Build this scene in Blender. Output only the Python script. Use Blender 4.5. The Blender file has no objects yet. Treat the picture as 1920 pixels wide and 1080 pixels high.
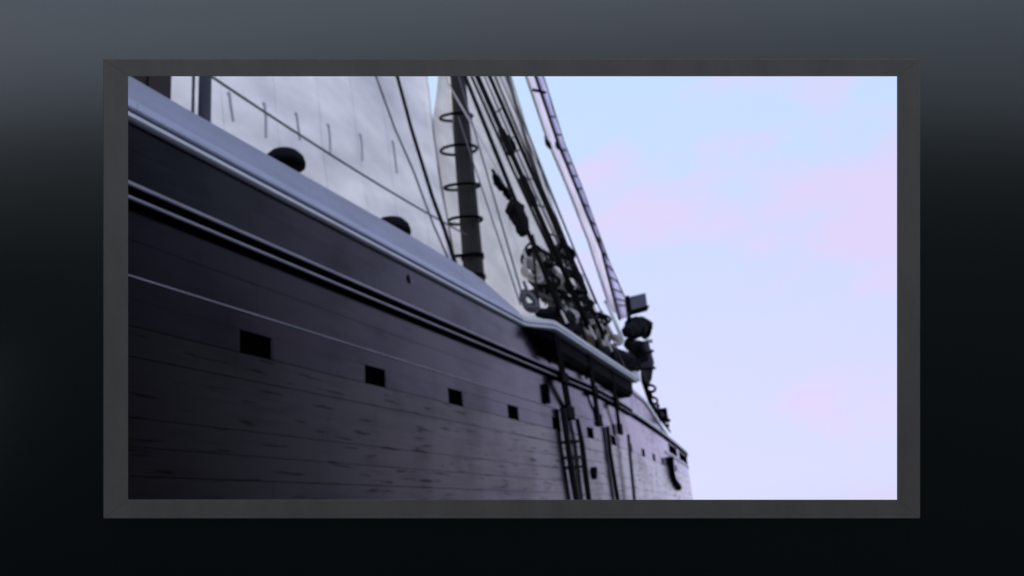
import bpy, bmesh, math, random
from mathutils import Vector, Matrix, noise
random.seed(7)
sc = bpy.context.scene
# ------------------------------------------------------------------ camera
# World axes: X runs along the ship towards her bow, Y from the viewer across
# to the ship, Z up; the viewer's eye is the origin, 1.55 m above the quay.
RIGHT = Vector((0.383634575, -0.918694338, -0.093942675)); UP = Vector((-0.235993390, -0.195876536, 0.951808543)); AXIS = Vector((0.892822285, 0.342976816, 0.291950803))
cam = bpy.data.cameras.new('camera'); camo = bpy.data.objects.new('camera', cam)
sc.collection.objects.link(camo); sc.camera = camo
camo.matrix_world = Matrix(((RIGHT.x, UP.x, -AXIS.x, 0), (RIGHT.y, UP.y, -AXIS.y, 0), (RIGHT.z, UP.z, -AXIS.z, 0), (0, 0, 0, 1)))
cam.sensor_width = 36; cam.lens = 28.8; cam.clip_start = 0.05; cam.clip_end = 20000
cam.dof.use_dof = True; cam.dof.focus_distance = 1.96; cam.dof.aperture_fstop = 3.6
# ------------------------------------------------------------------ sky, sun, exposure
SUN_EL, SUN_AZ = math.radians(38), math.radians(58)       # azimuth measured from +X towards +Y
w = bpy.data.worlds.new('World'); sc.world = w; w.use_nodes = True
nt = w.node_tree; nt.nodes.clear(); N = nt.nodes.new; L = nt.links.new
sky = N('ShaderNodeTexSky'); sky.sky_type = 'NISHITA'; sky.sun_disc = False
sky.sun_elevation = SUN_EL; sky.sun_rotation = math.pi/2 - SUN_AZ
b1 = N('ShaderNodeBackground'); b1.inputs['Strength'].default_value = 0.1; L(sky.outputs[0], b1.inputs[0])
tc = N('ShaderNodeTexCoord'); mp = N('ShaderNodeMapping'); mp.inputs['Scale'].default_value = (1.0, 1.0, 2.2); mp.inputs['Location'].default_value = (2.3, 1.7, 0.9)
L(tc.outputs['Generated'], mp.inputs[0])
n1 = N('ShaderNodeTexNoise'); n1.inputs['Scale'].default_value = 4.2; n1.inputs['Detail'].default_value = 4; n1.inputs['Roughness'].default_value = 0.5
L(mp.outputs[0], n1.inputs['Vector'])
rp = N('ShaderNodeValToRGB'); rp.color_ramp.elements[0].position = 0.53; rp.color_ramp.elements[1].position = 0.66
rp.color_ramp.elements[0].color = (0, 0, 0, 1); rp.color_ramp.elements[1].color = (0.8, 0.8, 0.8, 1)
L(n1.outputs['Fac'], rp.inputs[0])
sx = N('ShaderNodeSeparateXYZ'); L(tc.outputs['Generated'], sx.inputs[0])
el = N('ShaderNodeMapRange'); el.interpolation_type = 'SMOOTHSTEP'; el.inputs['From Min'].default_value = 0.12; el.inputs['From Max'].default_value = 0.62; L(sx.outputs['Z'], el.inputs[0])
m1 = N('ShaderNodeMix'); m1.data_type = 'RGBA'; m1.inputs[6].default_value = (0.715, 0.735, 1.05, 1); m1.inputs[7].default_value = (0.585, 0.79, 1.05, 1); L(el.outputs[0], m1.inputs[0])
m2 = N('ShaderNodeMix'); m2.data_type = 'RGBA'; m2.inputs[7].default_value = (0.83, 0.69, 1.0, 1); L(rp.outputs[0], m2.inputs[0]); L(m1.outputs[2], m2.inputs[6])
b2 = N('ShaderNodeBackground'); b2.inputs['Strength'].default_value = 1.03; L(m2.outputs[2], b2.inputs[0])
mx = N('ShaderNodeMixShader'); mx.inputs[0].default_value = 0.88        # high thin overcast over the blue
L(b1.outputs[0], mx.inputs[1]); L(b2.outputs[0], mx.inputs[2])
wo = N('ShaderNodeOutputWorld'); L(mx.outputs[0], wo.inputs[0])
sd = bpy.data.lights.new('sun', 'SUN'); sd.energy = 4.0; sd.angle = math.radians(14); sd.color = (1.0, 0.97, 0.94)
so = bpy.data.objects.new('sun', sd); sc.collection.objects.link(so)
sv = Vector((math.cos(SUN_EL)*math.cos(SUN_AZ), math.cos(SUN_EL)*math.sin(SUN_AZ), math.sin(SUN_EL)))
so.rotation_euler = sv.to_track_quat('Z', 'Y').to_euler(); so.location = sv*60
vs = sc.view_settings; sc.display_settings.display_device = 'sRGB'
vs.view_transform = 'Standard'; vs.look = 'None'; vs.exposure = 0; vs.gamma = 1; vs.use_curve_mapping = False
# ------------------------------------------------------------------ materials
def mat(name, col, rough=0.6, spec=0.3, metal=0.0, var=0.0, scale=(6, 6, 6), bump=0.0, transl=0.0, col2=None, rvar=0.0):
    m = bpy.data.materials.new(name); m.use_nodes = True
    t = m.node_tree; p = t.nodes['Principled BSDF']
    p.inputs['Base Color'].default_value = (*col, 1); p.inputs['Roughness'].default_value = rough
    p.inputs['Specular IOR Level'].default_value = spec; p.inputs['Metallic'].default_value = metal
    out = t.nodes['Material Output']
    c = t.nodes.new('ShaderNodeTexCoord'); g = t.nodes.new('ShaderNodeMapping'); g.inputs['Scale'].default_value = scale
    t.links.new(c.outputs['Object'], g.inputs[0])
    n = t.nodes.new('ShaderNodeTexNoise'); n.inputs['Scale'].default_value = 1; n.inputs['Detail'].default_value = 6; n.inputs['Roughness'].default_value = 0.65
    t.links.new(g.outputs[0], n.inputs['Vector'])
    src = None
    if var or col2:
        r = t.nodes.new('ShaderNodeValToRGB'); r.color_ramp.elements[0].position = 0.3; r.color_ramp.elements[1].position = 0.7
        a = col2 if col2 else tuple(x*(1-var) for x in col)
        r.color_ramp.elements[0].color = (*a, 1); r.color_ramp.elements[1].color = (*[min(1, x*(1+var*0.6)) for x in col], 1)
        t.links.new(n.outputs['Fac'], r.inputs[0]); t.links.new(r.outputs[0], p.inputs['Base Color']); src = r.outputs[0]
    if rvar:
        q = t.nodes.new('ShaderNodeMapRange'); q.inputs['From Min'].default_value = 0.3; q.inputs['From Max'].default_value = 0.7
        q.inputs['To Min'].default_value = rough - rvar; q.inputs['To Max'].default_value = rough + rvar
        t.links.new(n.outputs['Fac'], q.inputs[0]); t.links.new(q.outputs[0], p.inputs['Roughness'])
    if bump:
        b = t.nodes.new('ShaderNodeBump'); b.inputs['Strength'].default_value = bump; b.inputs['Distance'].default_value = 0.02
        t.links.new(n.outputs['Fac'], b.inputs['Height']); t.links.new(b.outputs[0], p.inputs['Normal'])
    if transl:
        tr = t.nodes.new('ShaderNodeBsdfTranslucent'); s = t.nodes.new('ShaderNodeMixShader'); s.inputs[0].default_value = transl
        if src: t.links.new(src, tr.inputs[0])
        else: tr.inputs[0].default_value = (*col, 1)
        t.links.new(p.outputs[0], s.inputs[1]); t.links.new(tr.outputs[0], s.inputs[2]); t.links.new(s.outputs[0], out.inputs[0])
    return m
def enamel(name, col, gcol, rough, scale, bump, streak=0.0):
    # old gloss enamel: nearly black seen square on, mirroring the sky at a glancing angle (Schlick)
    m = bpy.data.materials.new(name); m.use_nodes = True; t = m.node_tree; t.nodes.clear(); A = t.nodes.new; K = t.links.new
    c = A('ShaderNodeTexCoord'); g = A('ShaderNodeMapping'); g.inputs['Scale'].default_value = scale; K(c.outputs['Object'], g.inputs[0])
    n = A('ShaderNodeTexNoise'); n.inputs['Scale'].default_value = 1; n.inputs['Detail'].default_value = 7; n.inputs['Roughness'].default_value = 0.7; K(g.outputs[0], n.inputs['Vector'])
    n2 = A('ShaderNodeTexNoise'); n2.inputs['Scale'].default_value = 0.8; n2.inputs['Detail'].default_value = 6; K(c.outputs['Object'], n2.inputs['Vector'])
    b = A('ShaderNodeBump'); b.inputs['Strength'].default_value = bump; b.inputs['Distance'].default_value = 0.02; K(n.outputs['Fac'], b.inputs['Height'])
    d = A('ShaderNodeBsdfDiffuse'); r = A('ShaderNodeValToRGB'); r.color_ramp.elements[0].position = .3; r.color_ramp.elements[1].position = .7
    r.color_ramp.elements[0].color = (*[x*0.45 for x in col], 1); r.color_ramp.elements[1].color = (*[x*1.4 for x in col], 1); K(n.outputs['Fac'], r.inputs[0]); K(r.outputs[0], d.inputs[0])
    gl = A('ShaderNodeBsdfGlossy'); gl.inputs['Roughness'].default_value = rough
    r2 = A('ShaderNodeMapRange'); r2.inputs['From Min'].default_value = .25; r2.inputs['From Max'].default_value = .6; r2.inputs['To Min'].default_value = .78; r2.inputs['To Max'].default_value = 1.05; K(n.outputs['Fac'], r2.inputs[0])
    r3 = A('ShaderNodeMapRange'); r3.inputs['From Min'].default_value = .3; r3.inputs['From Max'].default_value = .7; r3.inputs['To Min'].default_value = .74; r3.inputs['To Max'].default_value = 1.22; K(n2.outputs['Fac'], r3.inputs[0])
    mu = A('ShaderNodeMath'); mu.operation = 'MULTIPLY'; K(r2.outputs[0], mu.inputs[0]); K(r3.outputs[0], mu.inputs[1])
    gc = A('ShaderNodeMix'); gc.data_type = 'RGBA'; gc.inputs[6].default_value = (0, 0, 0, 1); gc.inputs[7].default_value = (*gcol, 1); K(mu.outputs[0], gc.inputs[0]); K(gc.outputs[2], gl.inputs[0])
    g3 = A('ShaderNodeMapping'); g3.inputs['Scale'].default_value = (1.3, 1, 17); K(c.outputs['Object'], g3.inputs[0])
    n3 = A('ShaderNodeTexNoise'); n3.inputs['Scale'].default_value = 1; n3.inputs['Detail'].default_value = 3; K(g3.outputs[0], n3.inputs['Vector'])
    r4 = A('ShaderNodeMapRange'); r4.inputs['From Min'].default_value = .64; r4.inputs['From Max'].default_value = .69; r4.inputs['To Min'].default_value = 1.0; r4.inputs['To Max'].default_value = 1-streak; r4.inputs['From Min'].default_value = .60; r4.inputs['From Max'].default_value = .66; K(n3.outputs['Fac'], r4.inputs[0])
    mu2 = A('ShaderNodeMath'); mu2.operation = 'MULTIPLY'; K(mu.outputs[0], mu2.inputs[0]); K(r4.outputs[0], mu2.inputs[1]); K(mu2.outputs[0], gc.inputs[0])
    lw = A('ShaderNodeLayerWeight'); lw.inputs[0].default_value = 0.5
    po = A('ShaderNodeMath'); po.operation = 'POWER'; po.inputs[1].default_value = 4.1; K(lw.outputs['Facing'], po.inputs[0])
    ad = A('ShaderNodeMath'); ad.operation = 'MULTIPLY_ADD'; ad.inputs[1].default_value = 0.999; ad.inputs[2].default_value = 0.001; K(po.outputs[0], ad.inputs[0])
    mxs = A('ShaderNodeMixShader'); K(ad.outputs[0], mxs.inputs[0]); K(d.outputs[0], mxs.inputs[1]); K(gl.outputs[0], mxs.inputs[2])
    for q in (d, gl): K(b.outputs[0], q.inputs['Normal'])
    K(mxs.outputs[0], A('ShaderNodeOutputMaterial').inputs[0]); return m
HULL = enamel('dark_hull_paint', (0.0012, 0.001, 0.003), (0.96, 0.90, 1.0), 0.17, (0.9, 3, 7), 0.02)
GREYHULL = enamel('lower_hull_paint', (0.0016, 0.0014, 0.0024), (1.06, 1.03, 1.04), 0.20, (0.7, 3, 9), 0.03, 0.55)
SEAM = mat('tarred_seam', (0.0012, 0.0012, 0.0012), 0.9, 0.0, var=0.3)
CAPP = mat('cap_rail_paint', (0.53, 0.55, 0.68), 0.42, 0.4, var=0.12, scale=(1.2, 4, 5))
PALE = mat('pale_blue_paint', (0.41, 0.41, 0.52), 0.42, 0.4, var=0.16, scale=(1.2, 4, 5))
WHITE = mat('off_white_paint', (0.74, 0.73, 0.76), 0.5, 0.3, var=0.15, scale=(1.5, 4, 5))
NAVY = mat('navy_groove_paint', (0.02, 0.022, 0.05), 0.6, 0.2, var=0.2)
RAILP = mat('grey_rail_paint', (0.30, 0.28, 0.32), 0.45, 0.3, var=0.3, scale=(2, 5, 8))
MAINCLOTH = mat('cool_sailcloth', (0.97, 0.97, 0.99), 0.85, 0.1, col2=(0.72, 0.72, 0.76), scale=(0.28, 0.28, 0.7), bump=0.15, transl=0.5)
SAIL = mat('weathered_sailcloth', (0.92, 0.905, 0.90), 0.85, 0.1, col2=(0.70, 0.695, 0.70), scale=(0.45, 0.45, 0.9), bump=0.2, transl=0.5)
JIB = mat('lavender_sailcloth', (0.80, 0.77, 0.93), 0.85, 0.1, var=0.18, scale=(0.8, 0.8, 0.9), transl=0.6)
JIBW = mat('thin_white_sailcloth', (0.90, 0.88, 0.95), 0.85, 0.1, var=0.08, scale=(0.8, 0.8, 0.9), transl=0.65)
REEFM = mat('reef_line_cotton', (0.48, 0.47, 0.54), 0.9, 0.1, var=0.2, scale=(20, 20, 20))
SPAR = mat('dark_varnished_spar', (0.030, 0.026, 0.025), 0.6, 0.2, var=0.5, scale=(5, 5, 0.6), bump=0.1)
ROPE = mat('tarred_rope', (0.012, 0.011, 0.012), 0.8, 0.1, var=0.4, scale=(30, 30, 30), bump=0.2)
GREYROPE = mat('grey_rope', (0.16, 0.15, 0.17), 0.85, 0.1, var=0.3, scale=(30, 30, 30), bump=0.2)
PALEROPE = mat('pale_rope', (0.70, 0.66, 0.62), 0.85, 0.1, var=0.25, scale=(30, 30, 30), bump=0.2)
IRON = mat('black_iron', (0.0025, 0.0022, 0.004), 0.7, 0.03, var=0.4, scale=(9, 9, 9), bump=0.15)
GREYMETAL = mat('grey_lamp_metal', (0.13, 0.125, 0.165), 0.5, 0.3, var=0.2, scale=(6, 6, 6))
KHAKI = mat('khaki_canvas', (0.17, 0.155, 0.135), 0.9, 0.1, var=0.35, scale=(3, 3, 3), bump=0.3)
CANVAS = mat('black_canvas', (0.008, 0.008, 0.010), 0.85, 0.1, var=0.4, scale=(5, 5, 5), bump=0.3)
BROWN = mat('dark_brown_wood', (0.035, 0.018, 0.018), 0.6, 0.2, var=0.5, scale=(2, 2, 12), bump=0.1)
POSTP = mat('slate_blue_post', (0.060, 0.060, 0.085), 0.55, 0.25, var=0.3, scale=(4, 4, 1))
DECK = mat('deck_planking', (0.25, 0.20, 0.15), 0.8, 0.2, var=0.3, scale=(1, 12, 3))
FRAMEM = mat('charcoal_frame_paint', (0.152, 0.135, 0.100), 0.42, 0.5, var=0.16, scale=(14, 14, 3), bump=0.03)
WALLM = mat('black_gloss_wall', (0.0006, 0.0018, 0.0012), 0.19, 0.9)
WALLM.node_tree.nodes['Principled BSDF'].inputs['IOR'].default_value = 1.75
WALLM.node_tree.nodes['Principled BSDF'].inputs['Specular Tint'].default_value = (0.89, 1.0, 0.88, 1)
SEA = mat('sea_water', (0.006, 0.016, 0.018), 0.22, 0.5, scale=(0.8, 0.8, 0.8), bump=0.6)
QUAY = mat('dark_quay_planks', (0.020, 0.022, 0.020), 0.8, 0.2, var=0.4, scale=(1, 9, 3))
# ------------------------------------------------------------------ builders
class MB:
    def __init__(s): s.v = []; s.f = []
    def quads(s, rings, closed=True, caps=True):
        n = len(rings[0]); b = len(s.v)
        for r in rings: s.v += [tuple(p) for p in r]
        for i in range(len(rings)-1):
            for j in range(n if closed else n-1):
                k = (j+1) % n
                s.f.append((b+i*n+j, b+i*n+k, b+(i+1)*n+k, b+(i+1)*n+j))
        if caps and closed:
            s.f.append(tuple(b+j for j in range(n))[::-1]); e = b+(len(rings)-1)*n
            s.f.append(tuple(e+j for j in range(n)))
        return s
    def tube(s, pts, r, n=8, caps=True):
        pts = [Vector(p) for p in pts]; rings = []; prev = None
        for i, p in enumerate(pts):
            t = (pts[min(i+1, len(pts)-1)] - pts[max(i-1, 0)]).normalized()
            if prev is None:
                a = Vector((0, 0, 1)) if abs(t.z) < 0.9 else Vector((1, 0, 0))
                u = t.cross(a).normalized()
            else: u = (prev - t*prev.dot(t)).normalized()
            prev = u; q = t.cross(u); rr = r[i] if isinstance(r, (list, tuple)) else r
            rings.append([p + (u*math.cos(2*math.pi*k/n) + q*math.sin(2*math.pi*k/n))*rr for k in range(n)])
        return s.quads(rings, True, caps)
    def ring(s, c, ax, ay, r, n=24, m=6):
        c = Vector(c); ax = Vector(ax); ay = Vector(ay); az = ax.cross(ay).normalized(); rings = []
        for i in range(n+1):
            a = 2*math.pi*i/n; d = ax*math.cos(a) + ay*math.sin(a); o = d.normalized()
            rings.append([c + d + (o*math.cos(2*math.pi*k/m) + az*math.sin(2*math.pi*k/m))*r for k in range(m)])
        return s.quads(rings, True, False)
    def box(s, c, ex, ey, ez, top=1.0):
        c = Vector(c); ex, ey, ez = Vector(ex), Vector(ey), Vector(ez)
        r0 = [c - ez + ex*a + ey*b for a, b in ((-1, -1), (1, -1), (1, 1), (-1, 1))]
        r1 = [c + ez + (ex*a + ey*b)*top for a, b in ((-1, -1), (1, -1), (1, 1), (-1, 1))]
        return s.quads([r0, r1])
    def lathe(s, c, prof, n=20, axis=None):
        c = Vector(c); az = Vector(axis).normalized() if axis else Vector((0, 0, 1))
        ax = az.orthogonal().normalized(); ay = az.cross(ax)
        return s.quads([[c + az*h + (ax*math.cos(2*math.pi*k/n) + ay*math.sin(2*math.pi*k/n))*max(r, 1e-4) for k in range(n)] for r, h in prof])
    def build(s, name, m, parent=None, smooth=False, bevel=0.0):
        me = bpy.data.meshes.new(name); me.from_pydata(s.v, [], s.f)
        bm = bmesh.new(); bm.from_mesh(me); bmesh.ops.recalc_face_normals(bm, faces=bm.faces)
        if bevel: bmesh.ops.bevel(bm, geom=list(bm.edges), offset=bevel, segments=2, profile=0.5, affect='EDGES', clamp_overlap=True)
        bm.to_mesh(me); bm.free()
        if smooth:
            for p in me.polygons: p.use_smooth = True
        me.materials.append(m); o = bpy.data.objects.new(name, me); sc.collection.objects.link(o)
        if parent: o.parent = parent; o.matrix_parent_inverse = parent.matrix_world.inverted()
        return o
def thing(name, label, cat, loc=(0, 0, 0), group=None):
    o = bpy.data.objects.new(name, None); sc.collection.objects.link(o); o.location = loc; o.empty_display_size = 0.2
    o.matrix_world = Matrix.Translation(loc)
    return tag(o, label, cat, group)
def tag(o, label, cat, group=None):
    o['label'] = label; o['category'] = cat
    if group: o['group'] = group
    return o
def lerp(a, b, t): return tuple(x + (y-x)*t for x, y in zip(a, b))
def catenary(a, b, sag, n=14):
    return [Vector(lerp(a, b, i/n)) - Vector((0, 0, sag*4*(i/n)*(1-i/n))) for i in range(n+1)]
# ------------------------------------------------------------------ setting: sea and an unseen quay
SEA_Z = -2.7
m = MB(); n = 48
m.v = [(0, 0, SEA_Z)]
for R in (30, 90, 300, 1200, 6000, 15000):
    m.v += [(R*math.cos(2*math.pi*k/n), R*math.sin(2*math.pi*k/n), SEA_Z) for k in range(n)]
m.f = [(0, 1+k, 1+(k+1) % n) for k in range(n)]
for i in range(5):
    for k in range(n): m.f.append((1+i*n+k, 1+i*n+(k+1) % n, 1+(i+1)*n+(k+1) % n, 1+(i+1)*n+k))
o = m.build('sea', SEA); o['kind'] = 'structure'
m = MB().box((-19, -5.7, -2.3), (25, 0, 0), (0, 9.1, 0), (0, 0, 0.75)); m.box((-45, 12, -2.3), (30.5, 0, 0), (0, 8.5, 0), (0, 0, 0.75))  # out of view; enlarged aft so the gloss wall mirrors dark planks
o = m.build('quay_blocker', QUAY); o['kind'] = 'structure'
# ------------------------------------------------------------------ border and dark backdrop around the view, built as a framed wall
# this added wall leans back and stands square to the line of sight, 2 m from the eye
def wp(x, y, d): return AXIS*d + RIGHT*x + UP*y            # metres across, metres up, metres off
PXM = 2.0/1536
def wallpt(px, py, d): return wp((px-960)*PXM, (540-py)*PXM, d)
OX0, OX1, OY0, OY1 = (216-960)*PXM, (1702-960)*PXM, (540-956)*PXM, (540-126)*PXM      # hole in the wall
WX0, WX1, WY0, WY1 = -3.0, 3.2, -1.95, 2.6
wall = thing('wall', 'dark backdrop built as a big glossy black wall that fades to grey at the top around the framed opening', 'wall', wp(0, WY0, 2.0))
m = MB()
def slab(m, x0, x1, y0, y1, d0, d1):
    m.quads([[wp(x0, y0, d), wp(x1, y0, d), wp(x1, y1, d), wp(x0, y1, d)] for d in (d0, d1)])
slab(m, WX0, OX0, WY0, WY1, 2.0, 2.05); slab(m, OX1, WX1, WY0, WY1, 2.0, 2.05)
slab(m, OX0+.0002, OX1-.0002, WY0, OY0, 2.0, 2.05); slab(m, OX0+.0002, OX1-.0002, OY1, WY1, 2.0, 2.05)
m.build('wall_panel', WALLM, wall)
frame = thing('border_frame', 'charcoal grey mitred border frame set in the dark wall around the view of the ship', 'frame', wp(0, -0.55, 2.0))  # added border around the view, built as solid members
# four mitred members; front face at 1.955 m, the inner lip cut back behind so that only its edge shows
FD = 1.955; k = FD/1536
xo0, xo1, yo0, yo1 = (193-960)*k, (1726-960)*k, (540-973)*k, (540-110)*k
xi0, xi1, yi0, yi1 = (240-960)*k, (1682-960)*k, (540-937)*k, (540-143)*k
O = [(xo0, yo1), (xo1, yo1), (xo1, yo0), (xo0, yo0)]; I = [(xi0, yi1), (xi1, yi1), (xi1, yi0), (xi0, yi0)]
def member(a, b, c, d):
    # corners: outer a,b ; inner d,c ; the profile rises from the outer arris to a low crown and dips to the lip
    def mix(p, q, t): return (p[0]+(q[0]-p[0])*t, p[1]+(q[1]-p[1])*t)
    prof = [(0.0, 2.0), (0.0, FD+0.002), (0.04, FD), (0.985, FD+0.0003), (1.0, FD+0.0006), (0.88, FD+0.010), (0.30, 2.0)]
    g = 0.00025
    A, B = Vector(a), Vector(b); e = (B-A).normalized()*g
    r0 = [wp(*(Vector(mix(a, d, t))+e), z) for t, z in prof]; r1 = [wp(*(Vector(mix(b, c, t))-e), z) for t, z in prof]
    return MB().quads([r0, r1])
for i in range(4):
    j = (i+1) % 4
    member(O[i], O[j], I[j], I[i]).build('frame_rail', FRAMEM, frame)
# ------------------------------------------------------------------ the ship
def Yh(s):                                                   # starboard side in plan
    y = 6.0
    if s > 20: y += 0.0465*(s-20.5 if s > 20.5 else 0)**1.22
    if s > 45: y += 0.024*(s-45)**2
    if s < 0: y += 0.01*s*s
    return min(y, 10.9)
S0, S1 = -9.0, 53.5
ship = thing('sailing_ship', 'dark hulled wooden sailing ship with pale blue rail and tall dark mast', 'ship', (22, 11, SEA_Z))
def stations(a, b, step=1.5):
    n = max(2, int(math.ceil((b-a)/step))); return [a+(b-a)*i/n for i in range(n+1)]
def sweep(prof, a, b, step=1.0, zf=None, yf=Yh):
    m = MB(); m.quads([[(s, yf(s)-p, (z if zf is None else zf(s, z))) for p, z in prof] for s in stations(a, b, step)]); return m
def run(prof, a, b, step, name, mt, zf=None):                   # a rail made of lengths scarfed end to end
    x = a
    while x < b-0.01:
        y = x + random.uniform(3.6, 5.2)
        if b-y < 1.6: y = b
        sweep([(p+random.uniform(-.001, .001), z) for p, z in prof], x+0.0025, y-0.0025, step, zf).build(name, mt, ship); x = y
# inner shell and deck
def shell():
    m = MB(); zs = [-3.4, -2.4, 0.5, 3.0, 3.6, 4.28]
    def top(s): return 4.28 if s < 30 else max(3.40, 4.28-0.12*(s-30))
    st = stations(S0, S1, 1.5); rows = []
    for s in st:
        t = top(s); zz = [min(z, t) for z in zs]; y = Yh(s)+0.06
        a = [(s, y + (0.6 if z < -3 else 0), z) for z in zz]; b = [(s, 22-yy, z) for (_, yy, z) in reversed(a)]
        a2 = [(s, y+0.14, t), (s, y+0.14, 3.3)]; b2 = [(s, 22-y-0.14, 3.3), (s, 22-y-0.14, t)]
        rows.append(a + a2 + b2 + b)
    m.quads(rows); return m
shell().build('hull_shell', SEAM, ship)
m = MB(); m.quads([[(s, Yh(s)+0.22, 3.32), (s, 21.78-Yh(s), 3.32), (s, 21.78-Yh(s), 3.38), (s, Yh(s)+0.22, 3.38)] for s in stations(S0, S1-1, 1.5)])
m.build('deck', DECK, ship)
# strakes: every plank is a part
def plank(a, b, zl, zh, mt, gap=0.0008, ch=0.0008, zf=None):
    pr = random.uniform(-0.0003, 0.0003)
    zl += gap/2; zh -= gap/2; a += 0.0015; b -= 0.0015
    prof = [(-0.055, zl), (pr-ch, zl), (pr, zl+ch), (pr, zh-ch), (pr-ch, zh), (-0.055, zh)]
    return sweep(prof, a, b, 1.5, zf).build('plank', mt, ship)
PORTS = [7.36+2.55*k for k in range(13)]                      # freeing ports along the side
PW = 0.29
strakes = [(4.05, 4.33, HULL), (3.68, 4.05, HULL), (3.10, 3.44, HULL), (2.73, 3.10, HULL), (2.51, 2.73, HULL), (1.95, 2.25, GREYHULL), (1.67, 1.95, GREYHULL),
           (1.39, 1.67, GREYHULL), (1.12, 1.39, GREYHULL), (0.865, 1.12, GREYHULL), (0.58, 0.865, GREYHULL), (0.28, 0.58, GREYHULL), (-0.05, 0.28, GREYHULL),
           (-0.45, -0.05, GREYHULL), (-0.9, -0.45, GREYHULL), (-1.5, -0.9, GREYHULL), (-2.2, -1.5, GREYHULL), (-3.0, -2.2, GREYHULL)]
def droop(s, z):                                              # the bulwark runs down to the rub rail near the bow
    t = 4.33 if s < 30 else max(3.685, 4.33-0.12*(s-30))
    return 3.68+(z-3.68)*(t-3.68)/(4.33-3.68)
for zl, zh, mt in strakes:
    s = S0 + random.uniform(0, 3)
    cuts = [S0]
    while s < S1-3: cuts.append(s+2); s += random.uniform(5.2, 7.8)
    cuts.append(S1)
    big = 0.016 if abs(zh-2.25) < .01 else (0.011 if abs(zh-1.39) < .01 or abs(zh-0.865) < .01 else 0.0008)
    for a, b in zip(cuts[:-1], cuts[1:]):
        if zl > 3.6:
            b = min(b, 35.3)
            if a > 35: continue
            plank(a, b, zl, zh, mt, zf=droop)
        else: plank(a, b, zl, zh, mt, gap=big*random.uniform(0.5, 1.2) if big > .01 else (random.uniform(.006, .013) if random.random() < .22 else 0.0006), ch=0.004 if big > .01 else 0.0006)
# the port strake is broken by the openings
edges = [S0] + [e for p in PORTS for e in (p-PW, p+PW)] + [S1]
for a, b in zip(edges[0::2], edges[1::2]): plank(a, b, 2.25, 2.51, HULL)
for p in PORTS:
    m = MB(); y = Yh(p)
    m.box((p, y+0.09, 2.36), (PW+0.04, 0, 0), (0, 0.008, 0), (0, 0, 0.15))
    m.box((p+PW*0.5, y+0.062, 2.29), (PW*0.42, 0, 0), (0, 0.015, 0), (0, 0, 0.035))
    fp = m.build('freeing_port', SEAM, ship)
    for sx_ in (-1, 1): MB().box((p+sx_*(PW-0.012), y+0.03, 2.38), (0.010, 0, 0), (0, 0.026, 0), (0, 0, 0.125)).build('jamb', GREYHULL, fp)
# rails and mouldings
sweep([(-0.06, 3.442), (0.085, 3.442), (0.10, 3.455), (0.10, 3.60), (0.09, 3.61), (-0.06, 3.678)], S0, 26, 1.0).build('rub_rail', SEAM, ship)
sweep([(-0.06, 3.53), (0.085, 3.53), (0.10, 3.545), (0.10, 3.60), (0.09, 3.64), (-0.06, 3.678)], 26.003, S1, 1.0).build('rub_rail', WHITE, ship)
sweep([(-0.06, 3.442), (0.05, 3.442), (0.05, 3.528), (-0.06, 3.528)], 26.003, S1, 1.0).build('rail_groove', SEAM, ship)
sweep([(0.08, 3.590), (0.112, 3.590), (0.122, 3.600), (0.122, 3.622), (0.108, 3.636), (0.08, 3.636)], S0, 26, 1.0).build('rail_bead', RAILP, ship)
sweep([(0.08, 3.450), (0.110, 3.450), (0.120, 3.458), (0.120, 3.476), (0.108, 3.488), (0.08, 3.488)], S0, 26, 1.0).build('rail_bead', RAILP, ship)
sweep([(-0.01, 2.722), (0.012, 2.722), (0.016, 2.73), (0.012, 2.738), (-0.01, 2.738)], S0, 22, 1.0).build('sheer_bead', RAILP, ship)
CE = 15.9
run([(-0.2, 4.335), (0.045, 4.335), (0.075, 4.35), (0.075, 4.39), (0.05, 4.405), (-0.2, 4.405)], S0, CE, 1.0, 'cap_moulding', WHITE, None)
sweep([(-0.2, 4.407), (0.02, 4.407), (0.02, 4.445), (-0.2, 4.445)], S0, CE, 1.0).build('rail_groove', NAVY, ship)
run([(-0.25, 4.447), (0.06, 4.447), (0.072, 4.46), (0.072, 4.535), (0.05, 4.553), (-0.25, 4.553)], S0, CE, 1.0, 'cap_rail', CAPP, None)
def ub(s, z):
    t = 4.85 + 0.08*min(1, max(0, (s-6)/5))
    if s > 13.8: t -= 0.30*min(1, (s-13.8)/2.1)
    return 4.555 + (z-4.555)*(t-4.555)/0.295
run([(-0.13, 4.555), (0.005, 4.555), (0.005, 4.84), (-0.01, 4.85), (-0.13, 4.85)], S0, CE, 0.5, 'upper_bulwark', PALE, ub)
# channel: the platform that spreads the shrouds, flaring out of the rail
def chan(prof, name, mt):
    def yo(s):
        if s < 16.9: t = (s-15.9)/1.0; t = t*t*(3-2*t); return (6.0)*(1-t) + 5.57*t
        return 5.57 + (s-16.9)*(5.86-5.57)/(25.3-16.9)
    st = [15.9+0.1*i for i in range(11)] + stations(16.9, 25.3, 1.2)[1:]
    m = MB(); m.quads([[(s, yo(s)-p if p > -0.3 else Yh(s)+0.05, z) for p, z in prof] for s in st]); return m.build(name, mt, ship)
chan([(-1, 4.335), (0.045, 4.335), (0.072, 4.35), (0.072, 4.392), (0.05, 4.405), (-1, 4.405)], 'channel', WHITE)
chan([(-1, 4.407), (0.04, 4.407), (0.04, 4.428), (-1, 4.428)], 'rail_groove', RAILP)
chan([(-1, 4.430), (0.06, 4.430), (0.072, 4.44), (0.072, 4.52), (0.05, 4.54), (-1, 4.54)], 'channel', WHITE)
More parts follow.
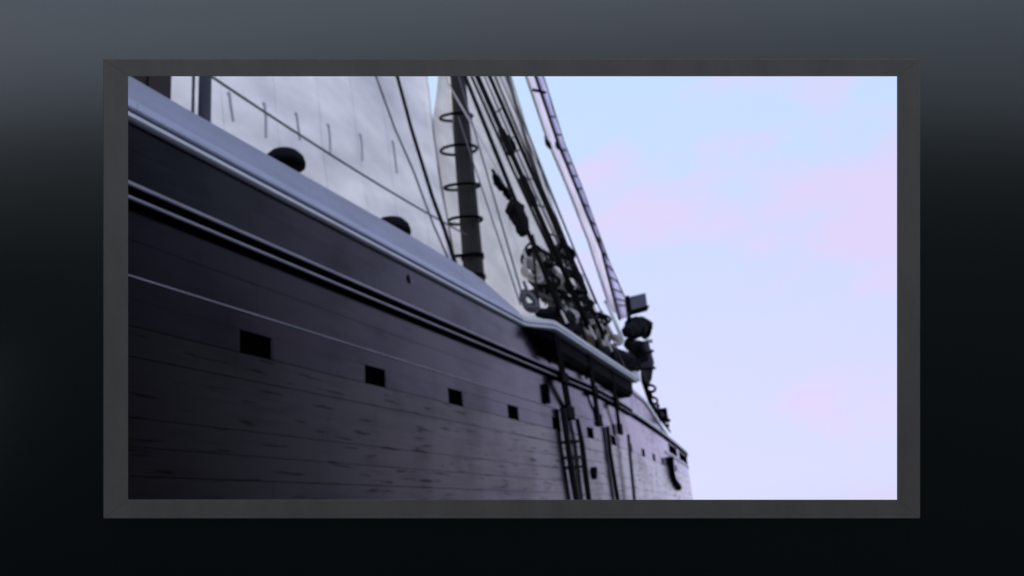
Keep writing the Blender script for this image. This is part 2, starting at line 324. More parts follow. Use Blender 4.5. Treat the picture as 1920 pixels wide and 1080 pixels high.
# forward cap from the channel to where the bulwark runs out
def fz(s, z): return droop(s, 4.33) + (z-4.33)
sweep([(-0.2, 4.332), (0.05, 4.332), (0.06, 4.40), (0.04, 4.47), (-0.2, 4.47)], 25.32, 36, 0.8, fz).build('cap_rail', WHITE, ship)
def shadow_board():
    m = MB(); rows = []
    for q in [15.95+0.25*i for i in range(8)] + stations(18, 25.2, 1.2):
        t = min(1, (q-15.95)/1.6); yo = 6.0*(1-min(1, (q-15.9)/1.0)) + (5.57+max(0, q-16.9)*0.0345)*min(1, (q-15.9)/1.0)
        d = 0.04+0.40*t; yo = yo + 0.10 - 0.08*(1-t)
        rows.append([(q, Yh(q)+0.04, 4.333), (q, yo, 4.333), (q, yo+0.02, 4.333-d*0.7), (q, yo+0.12, 4.333-d), (q, Yh(q)+0.04, 4.333-d)])
    m.quads(rows); return m
shadow_board().build('channel_shadow_board', IRON, ship)  # support board blackened and tapered to draw the shadow below the channel
MB().box((25.55, 5.97, 4.58), (0.24, 0, 0), (0, 0.16, 0), (0, 0, 0.13)).build('channel_end_block', WHITE, ship, bevel=0.02)
# chainplates under the channel
for top, bot, wd in (((17.100, 5.630, 4.288), (18.459, 5.950, 2.735), 0.17), ((19.952, 5.750, 4.373), (21.000, 6.000, 2.803), 0.145), ((22.449, 5.860, 4.316), (23.390, 6.080, 2.773), 0.12)):
    top = Vector(top); bot = Vector(bot)
    cp = MB()
    for dx in (-wd, wd*0.25):
        cp.quads([[(p.x+dx, p.y-0.02, p.z), (p.x+dx+wd*0.8, p.y-0.02, p.z), (p.x+dx+wd*0.8, p.y+0.03, p.z), (p.x+dx, p.y+0.03, p.z)] for p in (top, bot)])
    c = cp.build('chainplate', IRON, ship)
    MB().box(bot+Vector((0, 0, -0.02)), (wd*1.5, 0, 0), (0, 0.05, 0), (0, 0, 0.16)).build('foot_plate', IRON, c, bevel=0.015)
    MB().box(lerp(top, bot, 0.55), (wd*1.35, 0, 0), (0, 0.06, 0), (0, 0, 0.13)).build('strap', IRON, c, bevel=0.015)
    # knee that carries the channel
    MB().quads([[(top.x+0.35, 6.02, 4.33), (top.x+0.35, top.y+0.06, 4.33), (top.x+0.35, 6.02, 3.72)], [(top.x+0.49, 6.02, 4.33), (top.x+0.49, top.y+0.06, 4.33), (top.x+0.49, 6.02, 3.72)]]).build('channel_knee', IRON, ship)
MB().box((17.008, 5.950, 2.990), (0.05, 0, 0), (0, 0.05, 0), (0, 0, 0.22)).build('eye_plate', IRON, ship, bevel=0.01)
# small marks on the side: bulwark pad, ring bolt, hawse openings, drain
MB().lathe((11.091, 6.000, 4.138), [(0.02, 0.0), (0.075, 0.004), (0.075, 0.02), (0.03, 0.03)], 14, (0, -1, 0)).build('pad_plate', HULL, ship)
rb = MB().ring((19.963, 5.970, 1.367), (0.11, 0, 0), (0, 0, 0.13), 0.03, 18, 6).build('ring_bolt', IRON, ship)
MB().box((20.191, 5.985, 1.468), (0.06, 0, 0), (0, 0.012, 0), (0, 0, 0.06)).build('ring_plate', IRON, rb)
for a, b in ((36.2, 39.6), (41.0, 47.0)):
    m = MB(); m.quads([[(s, Yh(s)-0.012, 2.98), (s, Yh(s)-0.012, 3.36), (s, Yh(s)+0.02, 3.36), (s, Yh(s)+0.02, 2.98)] for s in stations(a, b, 0.8)])
    m.build('hawse_panel', SEAM, ship)
sweep([(-0.02, 2.80), (0.03, 2.80), (0.04, 2.86), (0.03, 2.92), (-0.02, 2.92)], 34.5, 49, 0.8).build('bow_moulding', WHITE, ship)
pts = [Vector(p) for p in ((35.084, 7.223, 2.664), (35.190, 7.234, 2.293), (35.265, 7.241, 1.898), (35.984, 7.316, 1.659), (37.338, 7.457, 1.498))]
pts = [Vector((p.x, Yh(p.x)-0.05, p.z)) for p in pts]
MB().tube(pts, [0.2, 0.16, 0.15, 0.15, 0.16], 8).build('drain_pipe', IRON, ship)
# mast
MX, MY = 25.060, 11.0
mast = MB().lathe((MX, MY, 3.35), [(0.40, 0), (0.385, 3.0), (0.355, 8), (0.31, 14), (0.26, 20), (0.20, 25), (0.02, 25.2)], 24).build('mast', SPAR, ship, smooth=False)
MB().lathe((MX, MY, 3.38), [(0.40, 0), (0.52, 0.02), (0.52, 0.16), (0.40, 0.30)], 24).build('mast_boot', CANVAS, mast)
for z in (9.55, 8.8): MB().lathe((MX, MY, z), [(0.36, 0), (0.415, 0.01), (0.415, 0.11), (0.36, 0.12)], 24).build('mast_band', IRON, mast)
for p in (mast,):
    for q in p.data.polygons: q.use_smooth = len(q.vertices) == 4
# ------------------------------------------------------------------ sails
def sheet(poly_rows, thick=0.02, belly=0.0, name='sail_cloth', mt=SAIL, parent=None, nu=18, nv=14, seams=0):
    # poly_rows: list of (left point, right point) from top to bottom; the cloth is skinned between them
    rows = []
    for j in range(nv+1):
        t = j/nv*(len(poly_rows)-1); i = min(int(t), len(poly_rows)-2); f = t-i
        a = Vector(lerp(poly_rows[i][0], poly_rows[i+1][0], f)); b = Vector(lerp(poly_rows[i][1], poly_rows[i+1][1], f)); r = []
        for k in range(nu+1):
            u = k/nu; p = a.lerp(b, u)
            p.y += -belly*math.sin(math.pi*u)*math.sin(math.pi*min(1, 0.15+0.85*j/nv)) + 0.06*noise.noise(p*0.55) + 0.05*noise.noise(Vector((p.x*1.4, p.y, p.z*0.45))) + 0.02*noise.noise(Vector((p.x*0.8+p.z*1.6, 3, p.z*0.9-p.x*0.5)))
            r.append(p)
        rows.append(r)
    if seams:
        for k in range(seams, nu, seams): MB().tube([r[k]-Vector((0, 0.004, 0)) for r in rows], 0.007, 4).build('cloth_seam', mt, parent)
    m = MB(); m.quads(rows, False, False)
    nb = len(m.v); m.v += [(x, y+thick, z) for x, y, z in m.v]; m.f += [tuple(i+nb for i in f[::-1]) for f in m.f]
    W = nu+1; H = nv+1
    rim = [k for k in range(W)] + [j*W+W-1 for j in range(1, H)] + [(H-1)*W+k for k in range(W-2, -1, -1)] + [j*W for j in range(H-2, 0, -1)]
    for a, b in zip(rim, rim[1:]+rim[:1]): m.f.append((a, b, b+nb, a+nb))
    return m.build(name, mt, parent, smooth=True)
main = thing('gaff_sail', 'big pale grey sail with a row of hanging reef lines aft of the mast', 'sail', (15, 11.2, 6.2))
MAINROWS = [((3.0, 11.3, 22.0), (24.0, 11.05, 22.0)), ((7.376, 11.400, 8.429), (22.380, 11.050, 17.285)), ((7.590, 11.400, 6.283), (22.627, 11.050, 14.444)),
            ((7.675, 11.400, 5.431), (22.793, 11.050, 13.130)), ((8.102, 11.400, 4.525), (23.028, 11.050, 11.785)), ((8.700, 11.400, 3.803), (23.359, 11.050, 10.336)), ((9.125, 11.400, 3.187), (23.893, 11.050, 8.198))]
sheet(MAINROWS, belly=0.25, parent=main, nu=36, nv=28, mt=MAINCLOTH, seams=4)
# luff and foot ropes, reef band
MB().tube([r[1] for r in MAINROWS], 0.035, 6).build('bolt_rope', GREYROPE, main)
REEF = [(12.459, 10.850, 9.699), (13.587, 10.820, 9.997), (14.753, 10.800, 10.286), (16.099, 10.800, 10.602), (17.669, 10.820, 11.034), (19.574, 10.870, 11.669)]
for i, p in enumerate(REEF):
    p = Vector(p); ln = (0.62, 0.85, 0.66, 0.86, 0.78, 1.0)[i]
    rp_ = MB().tube([p+Vector((0, 0, 0.02)), p+Vector((0.004, -0.03, -ln*0.4)), p+Vector((random.uniform(-.07, .07), -0.05, -ln))], [0.036, 0.034, 0.030], 6).build('reef_line', REEFM, main)
    MB().lathe(p+Vector((0, 0.03, 0.03)), [(0.02, 0), (0.05, 0.0), (0.05, 0.03), (0.02, 0.03)], 12, (0, -1, 0)).build('reef_eyelet', REEFM, rp_)
fore = thing('foresail', 'grey gaff sail seen forward of the dark mast behind the shrouds', 'sail', (30, 11.9, 8))
FORE = [((27.433, 12.200, 21.241), (32.650, 12.000, 24.376)), ((26.048, 12.200, 17.834), (33.905, 12.000, 21.954)), ((25.089, 12.200, 14.865), (35.810, 12.000, 19.341)), ((24.276, 12.200, 12.569), (38.452, 12.000, 16.319)), ((23.879, 12.200, 9.593), (41.193, 12.000, 14.068)), ((23.564, 12.200, 7.231), (45.784, 12.000, 11.116))]
sheet(FORE, belly=0.15, parent=fore, nu=16, nv=20, seams=4)
MB().tube([Vector(lerp(r[0], r[1], 0.90))-Vector((0, 0.16, 0)) for r in FORE], 0.09, 6).build('leech_tabling', GREYROPE, fore)
MB().tube([r[1] for r in FORE], 0.05, 6).build('leech_rope', GREYROPE, fore)
jib = thing('outer_jib', 'narrow lavender jib at the far right edge of the rigging against the sky', 'sail', (45, 11, 12))
JR = [((33.829, 11.000, 23.500), (34.791, 11.000, 24.061)), ((34.849, 11.000, 22.132), (36.131, 11.000, 22.815)), ((37.366, 11.000, 19.496), (38.469, 11.000, 19.979)), ((40.014, 11.000, 17.747), (41.124, 11.000, 18.161)), ((43.518, 11.000, 15.309), (44.818, 11.000, 15.023)), ((44.836, 11.000, 12.893), (47.718, 11.000, 13.407)), ((45.592, 11.000, 11.603), (48.512, 11.000, 12.488))]
sheet(JR, belly=0.05, mt=JIB, parent=jib, nu=6, nv=20)
MB().tube([r[0] for r in JR], 0.085, 6).build('luff_rope', ROPE, jib)
MB().tube([r[1] for r in JR], 0.06, 6).build('leech_rope', POSTP, jib)
for t in range(15):
    i = 1.6 + t*0.27; a = int(i); f = i-a; l = lerp(JR[a][0], JR[a+1][0], f); r = lerp(JR[a][1], JR[a+1][1], f)
    MB().tube([Vector(lerp(l, r, 0.1))+Vector((0, -0.08, 0)), Vector(lerp(l, r, 0.75))+Vector((0, -0.08, -0.05))], 0.05, 5).build('sail_hank', POSTP, jib)
MB().box((34.861, 10.900, 21.252), (0.36, -0.20, 0.04), (0, 0.06, 0), (0, 0, 0.06)).build('batten', IRON, jib)
ij = thing('inner_jib', 'thin pale jib edge between the bright sky strip and the outer jib', 'sail', (42, 11.3, 12))
IR = [((33.447, 11.400, 23.416), (34.664, 11.300, 24.090)), ((34.526, 11.400, 22.090), (35.618, 11.300, 22.639)), ((36.976, 11.400, 19.439), (38.185, 11.300, 19.940)), ((39.428, 11.400, 17.884), (40.858, 11.300, 18.333)), ((42.280, 11.400, 15.675), (43.956, 11.300, 16.003)), ((45.256, 11.400, 12.257), (46.751, 11.300, 12.235))]
sheet(IR, belly=0.03, mt=JIBW, parent=ij, nu=4, nv=16)
MB().tube([r[0] for r in IR], 0.045, 6).build('luff_rope', GREYROPE, ij)
# ------------------------------------------------------------------ mast hoops
HL = ['topmost in view of the wooden hoops round the dark mast', 'second mast hoop from the top, a wide dark ring round the mast', 'third mast hoop from the top, halfway down the mast in view',
      'fourth mast hoop down, level with the lower end of the slanting sheet', 'lowest mast hoop, just above the pale rail']
HOOPS = [(24.230, 11.000, 15.147), (24.356, 11.000, 13.800), (24.495, 11.000, 12.317), (24.613, 11.000, 11.001), (24.985, 11.000, 9.684)]
for lab, p, rr, tilt in zip(HL, HOOPS, (.60, .67, .64, .62, .53), (0.13, 0.22, 0.16, 0.26, 0.1)):
    c = Vector(p); c.y = MY+0.12; c.x = MX-0.14
    h = MB().ring((0, 0, 0), (rr, 0, rr*0.92*(0.42-tilt)), (0, rr, rr*0.4*(0.42-tilt)), 0.056, 28, 6).build('mast_hoop', IRON, smooth=True); h.location = c
    tag(h, lab, 'hoop', 'hoops round the mast')
# ------------------------------------------------------------------ standing and running rigging
def rope(name, pts, r, mt, label, cat='rope', group=None, n=7):
    c = Vector(pts[0]); o = MB().tube([Vector(p)-c for p in pts], r, n).build(name, mt, smooth=True); o.location = c
    return tag(o, label, cat, group)
rope('backstay', [(16.478, 9.200, 13.101), (16.637, 9.000, 11.783), (16.459, 8.600, 10.075), (16.169, 8.000, 7.922), (15.869, 7.600, 6.886), (15.179, 7.000, 5.444)], 0.047, ROPE, 'thick black stay curving down across the big sail to the rail', 'rope')
rope('running_stay', [(17.343, 10.400, 14.041), (17.785, 10.300, 12.816), (18.510, 10.200, 11.486), (19.290, 10.100, 10.433), (19.920, 9.900, 8.929), (20.282, 9.400, 7.123)], 0.03, GREYROPE, 'thin grey line running down the sail left of the thick black stay', 'rope')
rope('sheet_rope', catenary((10.066, 10.400, 9.478), (23.773, 10.600, 9.976), 0.16), 0.03, GREYROPE, 'long dark line slanting from the top left down across the sail to the mast', 'rope')
rope('halyard', [(22.582, 10.500, 15.922), (22.710, 10.300, 15.083), (22.805, 9.600, 13.379), (22.719, 8.900, 11.672), (22.493, 8.500, 10.536)], 0.03, PALEROPE, 'pale halyard crossing in front of the mast near the top of the opening', 'rope')
SH = [((16.450, 6.020, 4.784), (19.704, 8.600, 13.287), 0.022, GREYROPE, 'thin grey shroud nearest the mast, first along the pale rail'),
      ((16.833, 6.300, 5.062), (17.847, 7.600, 9.487), 0.018, GREYROPE, 'thinnest grey line between the mast and the first shroud'),
      ((18.434, 5.720, 4.559), (18.780, 8.000, 12.600), 0.060, ROPE, 'black shroud left of the ratlines, running past the hanging blocks'),
      ((21.080, 5.780, 4.672), (19.699, 8.000, 13.089), 0.078, ROPE, 'thick black shroud carrying the left ends of the ratlines'),
      ((22.878, 5.840, 4.661), (20.956, 8.100, 13.791), 0.066, ROPE, 'thick black shroud carrying the right ends of the ratlines'),
      ((24.292, 5.900, 4.665), (22.450, 8.300, 14.652), 0.022, GREYROPE, 'thin grey shroud just right of the ratlines')]
ends = []
for f, t, r, mt, lab in SH:
    f, t = Vector(f), Vector(t); d = t-f; top = f + d*1.35; ends.append((f, top))
    if r < 0.04:
        rope('shroud', [f, f+d*0.5, top], r, mt, lab, 'shroud', 'shrouds of the dark mast'); continue
    o = thing('shroud', lab, 'shroud', f, 'shrouds of the dark mast')
    e = f + d*0.085
    MB().tube([e, f+d*0.5, top], r, 8).build('shroud_rope', mt, o, smooth=True)
    if r > 0.07:
        for t0, t1 in ((0.50, 0.62), (0.69, 0.80)):
            MB().tube([f+d*(t0+(t1-t0)*i/8) for i in range(9)], [0.07]+[0.105+0.025*random.random() for i in range(7)]+[0.07], 9).build('chafing_gear', ROPE, o, smooth=True)
    for q in (f+Vector((0, 0, 0.14)), e):
        dn = d.normalized()
        MB().lathe(q-Vector((0, 0.06, 0)), [(0.05, 0), (0.14, 0.01), (0.16, 0.06), (0.14, 0.11), (0.05, 0.12)], 14, (0, 1, 0)).build('deadeye', IRON, o)
    for dx in (-0.07, 0, 0.07): MB().tube([f+Vector((dx, -0.03, 0.14)), e+Vector((dx*0.8, -0.03, 0))], 0.018, 5).build('lanyard', PALEROPE, o)
RUN = [((20.694, 8.600, 13.814), (21.877, 6.900, 7.503), .045, ROPE, 'black fall crossing between the hanging blocks and the thick shrouds'),
       ((23.797, 9.400, 15.726), (24.619, 7.400, 8.365), .035, GREYROPE, 'grey halyard between the two thick black shrouds'),
       ((25.390, 9.600, 16.640), (24.924, 7.000, 7.620), .040, ROPE, 'black halyard just forward of the ratlines, against the grey sail'),
       ((29.332, 10.600, 19.064), (34.163, 9.200, 9.616), .045, GREYROPE, 'grey brail along the forward edge of the grey sail'),
       ((19.569, 6.800, 7.332), (17.804, 6.200, 5.050), .035, ROPE, 'short black lanyard at the aft end of the rope coils'),
       ((20.762, 6.800, 7.430), (19.650, 6.200, 5.220), .045, ROPE, 'short black lanyard crossing the middle coils down to the black heap'),
       ((22.351, 6.800, 7.477), (21.048, 6.100, 4.947), .050, ROPE, 'short thick black lanyard right of the middle coils'),
       ((23.882, 6.800, 7.409), (22.361, 6.100, 4.951), .040, ROPE, 'short black lanyard beside the round coil with pale ends'),
       ((24.428, 6.800, 7.098), (23.332, 6.100, 4.908), .035, PALEROPE, 'short pale lanyard left of the shorter pale stanchion'),
       ((24.907, 6.600, 6.451), (24.350, 6.100, 4.807), .050, ROPE, 'short black lanyard under the pale stanchions')]
for a, b, r, mt, lab in RUN:
    mid = (Vector(a)+Vector(b))/2 - Vector((0.05, 0, 0.06)); rope('running_line', [a, mid, b], r, mt, lab, 'rope', 'running lines among the shrouds')
rl = thing('ratlines', 'short dark ladder ropes tied between the two thick black shrouds', 'ratlines', ends[3][0])
for t in (0.10, 0.17, 0.235, 0.31, 0.39, 0.465, 0.545, 0.58, 0.66):
    a = ends[3][0].lerp(ends[3][1], t*0.96); b = ends[4][0].lerp(ends[4][1], t)
    MB().tube([a-Vector((0, 0.06, 0)), a.lerp(b, 0.5)-Vector((0, 0.05, 0.05)), b-Vector((0, 0.06, 0))], 0.026, 5).build('ratline', ROPE, rl)
# blocks and bundles hanging among the shrouds
def block(p, size, d, label, name='tackle_block'):
    p = Vector(p); o = thing(name, label, 'block', p, 'blocks hanging among the shrouds'); d = Vector(d).normalized(); u = Vector((0, 1, 0)); q = d.cross(u).normalized()
    m = MB(); m.quads([[p + d*h*size + (q*math.cos(a)*0.55 + u*math.sin(a)*0.4)*size*w_ for a in [2*math.pi*i/12 for i in range(12)]] for h, w_ in ((-1, 0.35), (-0.85, 0.75), (-0.4, 1.0), (0.4, 1.0), (0.85, 0.75), (1, 0.35))])
    m.build('cheek', IRON, o, smooth=True)
    m = MB(); m.ring(p + d*size*1.2, q*size*0.3, d*size*0.3, size*0.1, 14, 5); m.build('becket', IRON, o)
    m = MB(); m.lathe(p-u*size*0.45, [(0.02, 0), (size*0.25, 0.0), (size*0.25, size*0.9), (0.02, size*0.9)], 10, u); m.build('sheave_pin', GREYMETAL, o)
dsh = (Vector(SH[3][1])-Vector(SH[3][0]))
for p, sz, lab in (((18.491, 7.200, 8.992), 0.26, 'small black block hanging left of the thick shrouds, above the black bundle'),
                   ((18.780, 7.100, 8.767), 0.22, 'small black block just above the long black bundle'),
                   ((21.017, 7.600, 11.333), 0.20, 'black block high up between the two thick shrouds'),
                   ((30.795, 9.500, 16.140), 0.26, 'dark block at the edge of the jib against the bright sky'),
                   ((33.129, 9.800, 17.107), 0.17, 'smaller dark block on the right edge of the jib'),
                   ((22.938, 6.600, 7.386), 0.26, 'black block low down by the bright sky strip'),
                   ((20.752, 6.500, 7.234), 0.22, 'black block where the thick shrouds meet the rope coils')):
    block(p, sz, dsh, lab)
def lump(path, radii, name, mt, label, cat, wob=0.25, freq=3.0, n=22, group=None):
    pts = [Vector(p) for p in path]; fine = []; rr = []
    for i in range(len(pts)-1):
        for j in range(8): fine.append(pts[i].lerp(pts[i+1], j/8)); rr.append(radii[i]+(radii[i+1]-radii[i])*j/8)
    fine.append(pts[-1]); rr.append(radii[-1])
    c = fine[0].copy(); m = MB().tube([p-c for p in fine], rr, n)
    v2 = []
    for v in m.v:
        v = Vector(v); k = 1 + 0
        i = min(range(len(fine)), key=lambda q: (fine[q]-c-v).length)
        d = v-(fine[i]-c); v2.append(tuple(v + d*wob*(noise.noise((v+c)*freq)*1.7 + noise.noise((v+c)*freq*2.7)*0.9)))
    m.v = v2; o = m.build(name, mt, smooth=True); o.location = c
    return tag(o, label, cat, group)
lump([(19.388, 7.200, 8.764), (19.307, 7.100, 8.491), (19.280, 7.000, 8.147), (19.299, 6.900, 7.699)], [0.10, 0.24, 0.23, 0.13], 'canvas_bundle', CANVAS, 'long black rolled bundle lashed in the shrouds above the rope coils', 'bundle')
lump([(24.269, 8.400, 9.048), (24.150, 8.200, 8.225), (24.614, 8.000, 7.382), (25.759, 7.800, 6.856), (27.712, 7.600, 6.436)], [0.18, 0.34, 0.42, 0.40, 0.30], 'canvas_cover', KHAKI, 'khaki canvas cover bunched up behind the rope coils', 'cover', 0.35, 2.0)
lump([(17.879, 6.250, 5.103), (18.708, 6.200, 5.191), (19.747, 6.200, 5.255), (20.839, 6.200, 5.195)], [0.10, 0.20, 0.24, 0.12], 'net_bundle', CANVAS, 'black heap lying on the pale rail at the start of the channel', 'bundle', 0.4)
lump([(22.134, 6.100, 4.911), (24.227, 6.200, 5.073), (26.039, 6.300, 5.175), (27.264, 6.300, 5.108)], [0.10, 0.24, 0.30, 0.16], 'net_bundle', CANVAS, 'black heap on the rail beside the white block at the channel end', 'bundle', 0.4)
# pin rail with coils
pr = thing('pin_rail', 'dark pin rail tied across the foot of the shrouds with belaying pins', 'pin rail', (18.372, 6.500, 5.823))
A, B = Vector((18.211, 6.500, 5.770)), Vector((24.222, 6.500, 6.185))
MB().box((A+B)/2, (B-A)/2, (0, 0.07, 0), (0, 0, 0.045)).build('rail', SPAR, pr)
for i in range(9):
    p = A.lerp(B, 0.05+0.11*i)
    MB().lathe(p-Vector((0, 0, 0.22)), [(0.018, 0), (0.022, 0.22), (0.035, 0.27), (0.045, 0.36), (0.03, 0.44), (0.01, 0.46)], 8).build('belaying_pin', SPAR, pr)
def coil(p, w_, h_, label, turns=6, mt=ROPE, r=0.040, lean=0.3, dy=0.3):
    p = Vector(p); m = MB(); pts = []; T = []; turns += 1; h_ *= 0.85
    for i in range(turns+2): T.append((random.uniform(0.55, 1.2), random.uniform(0.55, 1.2), random.uniform(-0.3, 0.3)*w_, random.uniform(-0.35, 0.35)*h_))
    for i in range(turns*18+1):
        a = 2*math.pi*i/18 + 1.57; k = i/(turns*18); q = i//18; f = (i % 18)/18
        sw, sh, ox, oz = (T[q][n_]*(1-f)+T[q+1][n_]*f for n_ in range(4))
        x = math.cos(a); z = math.sin(a); z = z*(0.72 if z > 0 else 1.15) - 0.25*x*x
        x = x*w_*sw*(1-0.22*z) + ox; z = z*h_*sh + oz
        h = x - z*lean; e = dy*(k-0.5)
        pts.append((0.36*h + 0.93*e, -0.93*h + 0.36*e, z))
    pts.append((pts[-1][0]+0.05, pts[-1][1], pts[-1][2]+0.5*h_)); pts.append((pts[-1][0]-0.05, pts[-1][1]+0.05, pts[-1][2]+1.1*h_))
    m.tube(pts, r, 5); o = m.build('rope_coil', mt, smooth=True); o.location = p
    return tag(o, label, 'rope coil', 'rope coils at the foot of the shrouds')
for p, w_, h_, lab, tn, mt in (((19.368, 6.900, 6.814), 0.22, 0.34, 'pale rope coil at the upper left edge of the coils', 3, PALEROPE),
    ((20.743, 6.750, 6.970), 0.24, 0.28, 'pale rope coil in the middle between the black coils', 4, PALEROPE),
    ((22.272, 6.800, 8.098), 0.22, 0.30, 'small black rope coil high on the thick shrouds', 4, ROPE),
    ((20.079, 6.900, 7.366), 0.42, 0.36, 'wide black rope coil, highest of the coils below the black bundle', 4, ROPE),
    ((19.943, 6.800, 6.676), 0.34, 0.30, 'black rope coil second from the top, just right of the thin grey shroud', 5, ROPE),
    ((20.491, 6.700, 6.337), 0.40, 0.22, 'flat black rope coil in the middle of the heap of coils', 4, ROPE),
    ((22.317, 6.600, 7.091), 0.24, 0.46, 'tall narrow black rope coil beside the bright sky strip', 5, ROPE),
    ((22.066, 6.600, 6.405), 0.38, 0.24, 'black rope coil under the tall narrow coil', 4, ROPE),
    ((20.822, 6.450, 5.752), 0.24, 0.24, 'pale rope coil just above the pale rail', 5, PALEROPE),
    ((23.045, 6.400, 6.024), 0.42, 0.36, 'round black rope coil with pale ends, rightmost of the big coils', 3, ROPE),
    ((22.893, 6.350, 5.786), 0.20, 0.26, 'pale rope coil inside the round black coil', 5, PALEROPE),
    ((24.636, 6.300, 5.709), 0.26, 0.22, 'white rope coil near the two pale stanchions', 5, PALEROPE),
    ((17.170, 6.200, 5.273), 0.16, 0.26, 'small grey rope coil at the aft end of the pale rail', 4, GREYROPE)):
    coil(p, w_, h_, lab, tn, mt)
for a, b, lab in (((25.734, 6.200, 5.823), (25.884, 6.600, 7.250), 'taller of the two pale stanchions below the jib'), ((24.448, 6.200, 5.794), (24.632, 6.500, 6.587), 'shorter of the two pale stanchions, left of the taller one')):
    a, b = Vector(a), Vector(b); o = thing('stanchion', lab, 'stanchion', a, 'pale stanchions by the fore rigging')
    MB().tube([a, b], 0.06, 10).build('post', WHITE, o, smooth=True); MB().lathe(b, [(0.02, 0), (0.085, 0.02), (0.085, 0.08), (0.02, 0.12)], 12, b-a).build('cap', WHITE, o)
# ------------------------------------------------------------------ bow gear: lamp, bundle, stepped post
lp = Vector((29.391, 6.300, 7.953)); lamp = thing('deck_lamp', 'grey box lamp on a bracket sticking out against the sky above the bow', 'lamp', (27.466, 6.300, 6.832))
AX = Vector((1, 0, 0.10)).normalized(); 
e1 = RIGHT*0.0
rx = Vector((0.36, -0.93, 0.0)).normalized()
hood = MB(); c = lp
fw, bk = 0.36, 0.30
fz_ = Vector((0, 0, 1))
dd = Vector((0.93, 0.36, 0))
hood.quads([[c - rx*0.33 + fz_*z1 + dd*y for z1, y in ((-0.30, -0.3), (0.24, -0.3), (0.24, 0.3), (-0.30, 0.3))],
            [c + rx*0.28 + fz_*z1 + dd*y for z1, y in ((-0.20, -0.28), (0.33, -0.28), (0.33, 0.28), (-0.20, 0.28))]])
hood.build('lamp_hood', GREYMETAL, lamp, bevel=0.02)
m = MB(); m.quads([[c - rx*0.40 - fz_*0.345 + dd*y for y in (-0.34, 0.34)] + [c - rx*0.40 - fz_*0.30 + dd*y for y in (0.34, -0.34)],
                   [c + rx*0.34 - fz_*0.215 + dd*y for y in (-0.34, 0.34)] + [c + rx*0.34 - fz_*0.17 + dd*y for y in (0.34, -0.34)]]); m.build('base_plate', IRON, lamp)
MB().box(c-rx*0.40, rx*0.06, dd*0.26, (0, 0, 0.30)).build('back_plate', IRON, lamp)
MB().tube([c - rx*0.40 - fz_*0.25, Vector((27.442, 6.300, 6.923)), Vector((27.310, 6.300, 6.130))], 0.075, 8).build('lamp_post', IRON, lamp)
lump([(26.931, 6.300, 6.361), (28.223, 6.300, 6.848), (29.502, 6.300, 7.147), (30.011, 6.300, 6.874)], [0.16, 0.31, 0.33, 0.16], 'canvas_bundle', CANVAS, 'round black canvas lump right under the grey box lamp', 'bundle', 0.4, 2.6)
lump([(27.182, 6.400, 6.124), (28.208, 6.400, 6.117), (28.846, 6.400, 5.872), (28.236, 6.400, 5.346)], [0.14, 0.22, 0.26, 0.10], 'canvas_bundle', CANVAS, 'black sagging bundle under the round lump, behind the channel end', 'bundle', 0.5, 2.8)
st = thing('boarding_post', 'dark stepped post leaning down from the black bundles towards the bow rail', 'post', (35.441, 6.900, 3.771))
PTS = [Vector(p) for p in ((29.982, 6.450, 6.646), (30.234, 6.500, 5.871), (30.410, 6.600, 5.196), (31.742, 6.750, 4.618), (34.105, 6.950, 4.246), (37.582, 7.300, 3.948))]
MB().tube(PTS[:3], [0.20, 0.30, 0.15], 10).build('post', POSTP, st, smooth=True)
MB().tube([p - rx*0.14 for p in PTS], [0.10, 0.12, 0.10, 0.10, 0.09, 0.03], 8).build('back_rail', IRON, st)
for i, (t, s_) in enumerate(((0.5, 1), (1.3, 1))):
    a = int(t); p = PTS[a].lerp(PTS[a+1], t-a); MB().lathe(p, [(0.20, -.05), (0.34, -.04), (0.34, .04), (0.20, .05)], 12, PTS[a+1]-PTS[a]).build('lashing', ROPE, st)
for i in range(9):
    t = 2.05+0.31*i; a = int(t); p = PTS[a].lerp(PTS[a+1], t-a); d_ = (PTS[a+1]-PTS[a]).normalized()
    q_ = (rx if i % 2 else dd) * (0.16-0.008*i)
    MB().ring(p+rx*0.06*math.sin(i*2.1), d_*0.24, q_, 0.055, 16, 6).build('chain_link', IRON if i % 3 else POSTP, st)
MB().box(PTS[4]+Vector((0, 0, 0.10)), rx*0.17, dd*0.15, (0, 0, 0.26)).build('shoe', IRON, st, bevel=0.03)
MB().tube([PTS[0]+rx*0.10, PTS[0]+rx*0.34+Vector((0, 0, -0.02))], 0.075, 8).build('grip', WHITE, st)
# ------------------------------------------------------------------ gear hanging down the side
lad = thing('rope_ladder', 'black rope ladder hanging down the hull below the channel', 'ladder', (18.087, 5.930, 2.720))
la = [Vector(p) for p in ((17.862, 5.900, 2.753), (17.887, 5.900, 1.966), (17.972, 5.900, 1.257), (18.093, 5.900, 0.557), (18.203, 5.900, -0.362))]
lb = [Vector(p) for p in ((18.820, 5.900, 2.598), (18.977, 5.900, 2.039), (18.974, 5.900, 1.289), (19.012, 5.900, 0.555), (19.076, 5.900, -0.403))]
MB().tube(la, [0.085, 0.068, 0.075, 0.066, 0.066], 7).build('side_rope', ROPE, lad, smooth=True); MB().tube(lb, [0.05, 0.066, 0.072, 0.06, 0.06], 7).build('side_rope', ROPE, lad, smooth=True)
for i, t in enumerate((0.95, 1.45, 1.75, 2.9)):
    t = t; a = int(t); f = t-a; p, q = la[a].lerp(la[a+1], f), lb[a].lerp(lb[a+1], f)
    MB().box((p+q)/2, (q-p)*0.56, (0, 0.03, 0), (0, 0, 0.028)).build('rung', ROPE if i % 2 else IRON, lad)
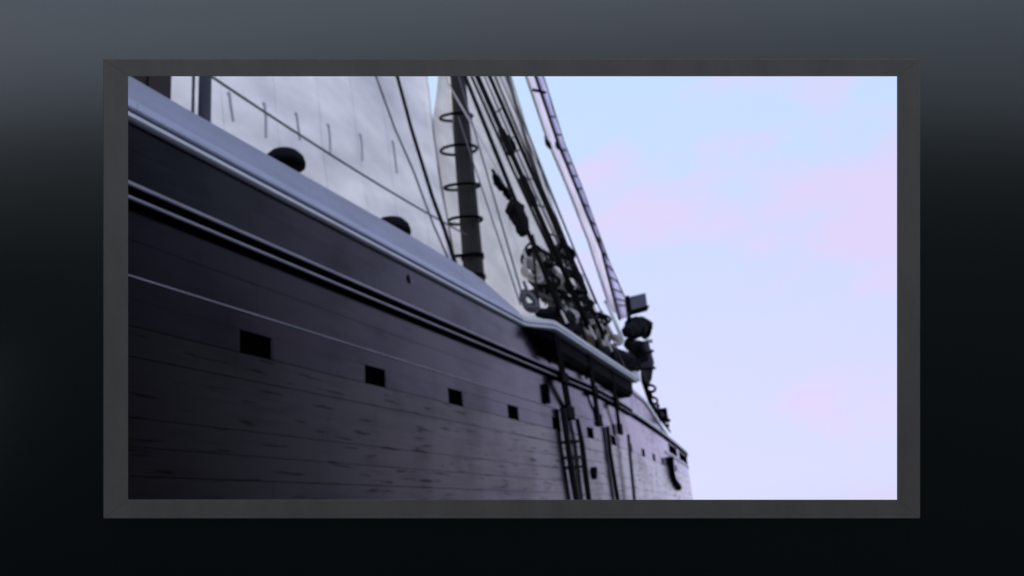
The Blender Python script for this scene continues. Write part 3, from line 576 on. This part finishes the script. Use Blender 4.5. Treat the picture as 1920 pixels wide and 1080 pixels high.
rope('fender_rope', [(21.797, 6.000, 2.673), (21.722, 6.000, 1.951), (21.827, 6.000, 1.181), (21.931, 6.000, 0.421), (21.985, 6.000, -0.531)], 0.06, ROPE, 'black rope hanging down the hull right of the ladder', 'rope', 'single ropes hanging down the hull')
rope('fender_rope', [(24.173, 6.050, 2.643), (24.041, 6.050, 1.930), (23.913, 6.050, 1.009), (23.687, 6.050, -0.173)], 0.05, POSTP, 'thinner faded rope hanging down the hull nearer the bow', 'rope', 'single ropes hanging down the hull')
# ------------------------------------------------------------------ things behind the pale bulwark
def vent(p, r, lab):
    p = Vector(p); v = thing('ventilator', lab, 'ventilator', (p.x, p.y, 3.38), 'ventilators behind the rail')
    MB().lathe((p.x, p.y, 3.38), [(r*0.6, 0), (r*0.6, p.z-3.38-r*0.7)], 16).build('trunk', IRON, v, smooth=False)
    MB().lathe((p.x, p.y, p.z-r*0.9), [(r*0.7, 0), (r, 0.02), (r*1.02, r*0.25), (r*0.93, r*0.55), (r*0.7, r*0.8), (r*0.35, r*0.93), (0.01, r*0.97)], 24).build('cap', CANVAS, v, smooth=True)
vent((9.254, 7.000, 5.904), 0.30, 'bigger dark domed ventilator peeping over the pale rail')
vent((12.360, 7.000, 5.841), 0.35, 'smaller looking dark domed ventilator peeping over the rail nearer the mast')
ps = Vector((8.866, 8.200, 7.033)); post = thing('deck_post', 'slate dark upright post behind the pale rail at the top left', 'post', (ps.x, ps.y, 3.38))
MB().lathe((ps.x, ps.y, 3.38), [(0.10, 0), (0.095, 6.0), (0.09, 9.0), (0.0, 9.05)], 16).build('pole', POSTP, post)
MB().tube([(ps.x-0.14, ps.y+0.1, 3.38), (ps.x-0.14, ps.y+0.1, 12)], 0.025, 6).build('side_line', GREYROPE, post)
hb = Vector((7.720, 8.000, 6.649)); hs = thing('deck_locker', 'dark brown wooden deck locker at the top left corner behind the rail', 'locker', (hb.x, hb.y, 3.38))
MB().box((hb.x-0.28, hb.y+0.4, 5.4), (0.50, 0, 0), (0, 0.45, 0), (0, 0, 2.0)).build('body', BROWN, hs, bevel=0.02)
MB().box((hb.x-0.28, hb.y+0.4, 7.45), (0.56, 0, 0), (0, 0.51, 0), (0, 0, 0.04)).build('lid', BROWN, hs)
for dx in (-0.3, 0.3): MB().box((hb.x-0.28+dx*0.75, hb.y-0.065, 5.4), (0.17, 0, 0), (0, 0.012, 0), (0, 0, 1.7)).build('door', BROWN, hs, bevel=0.008)
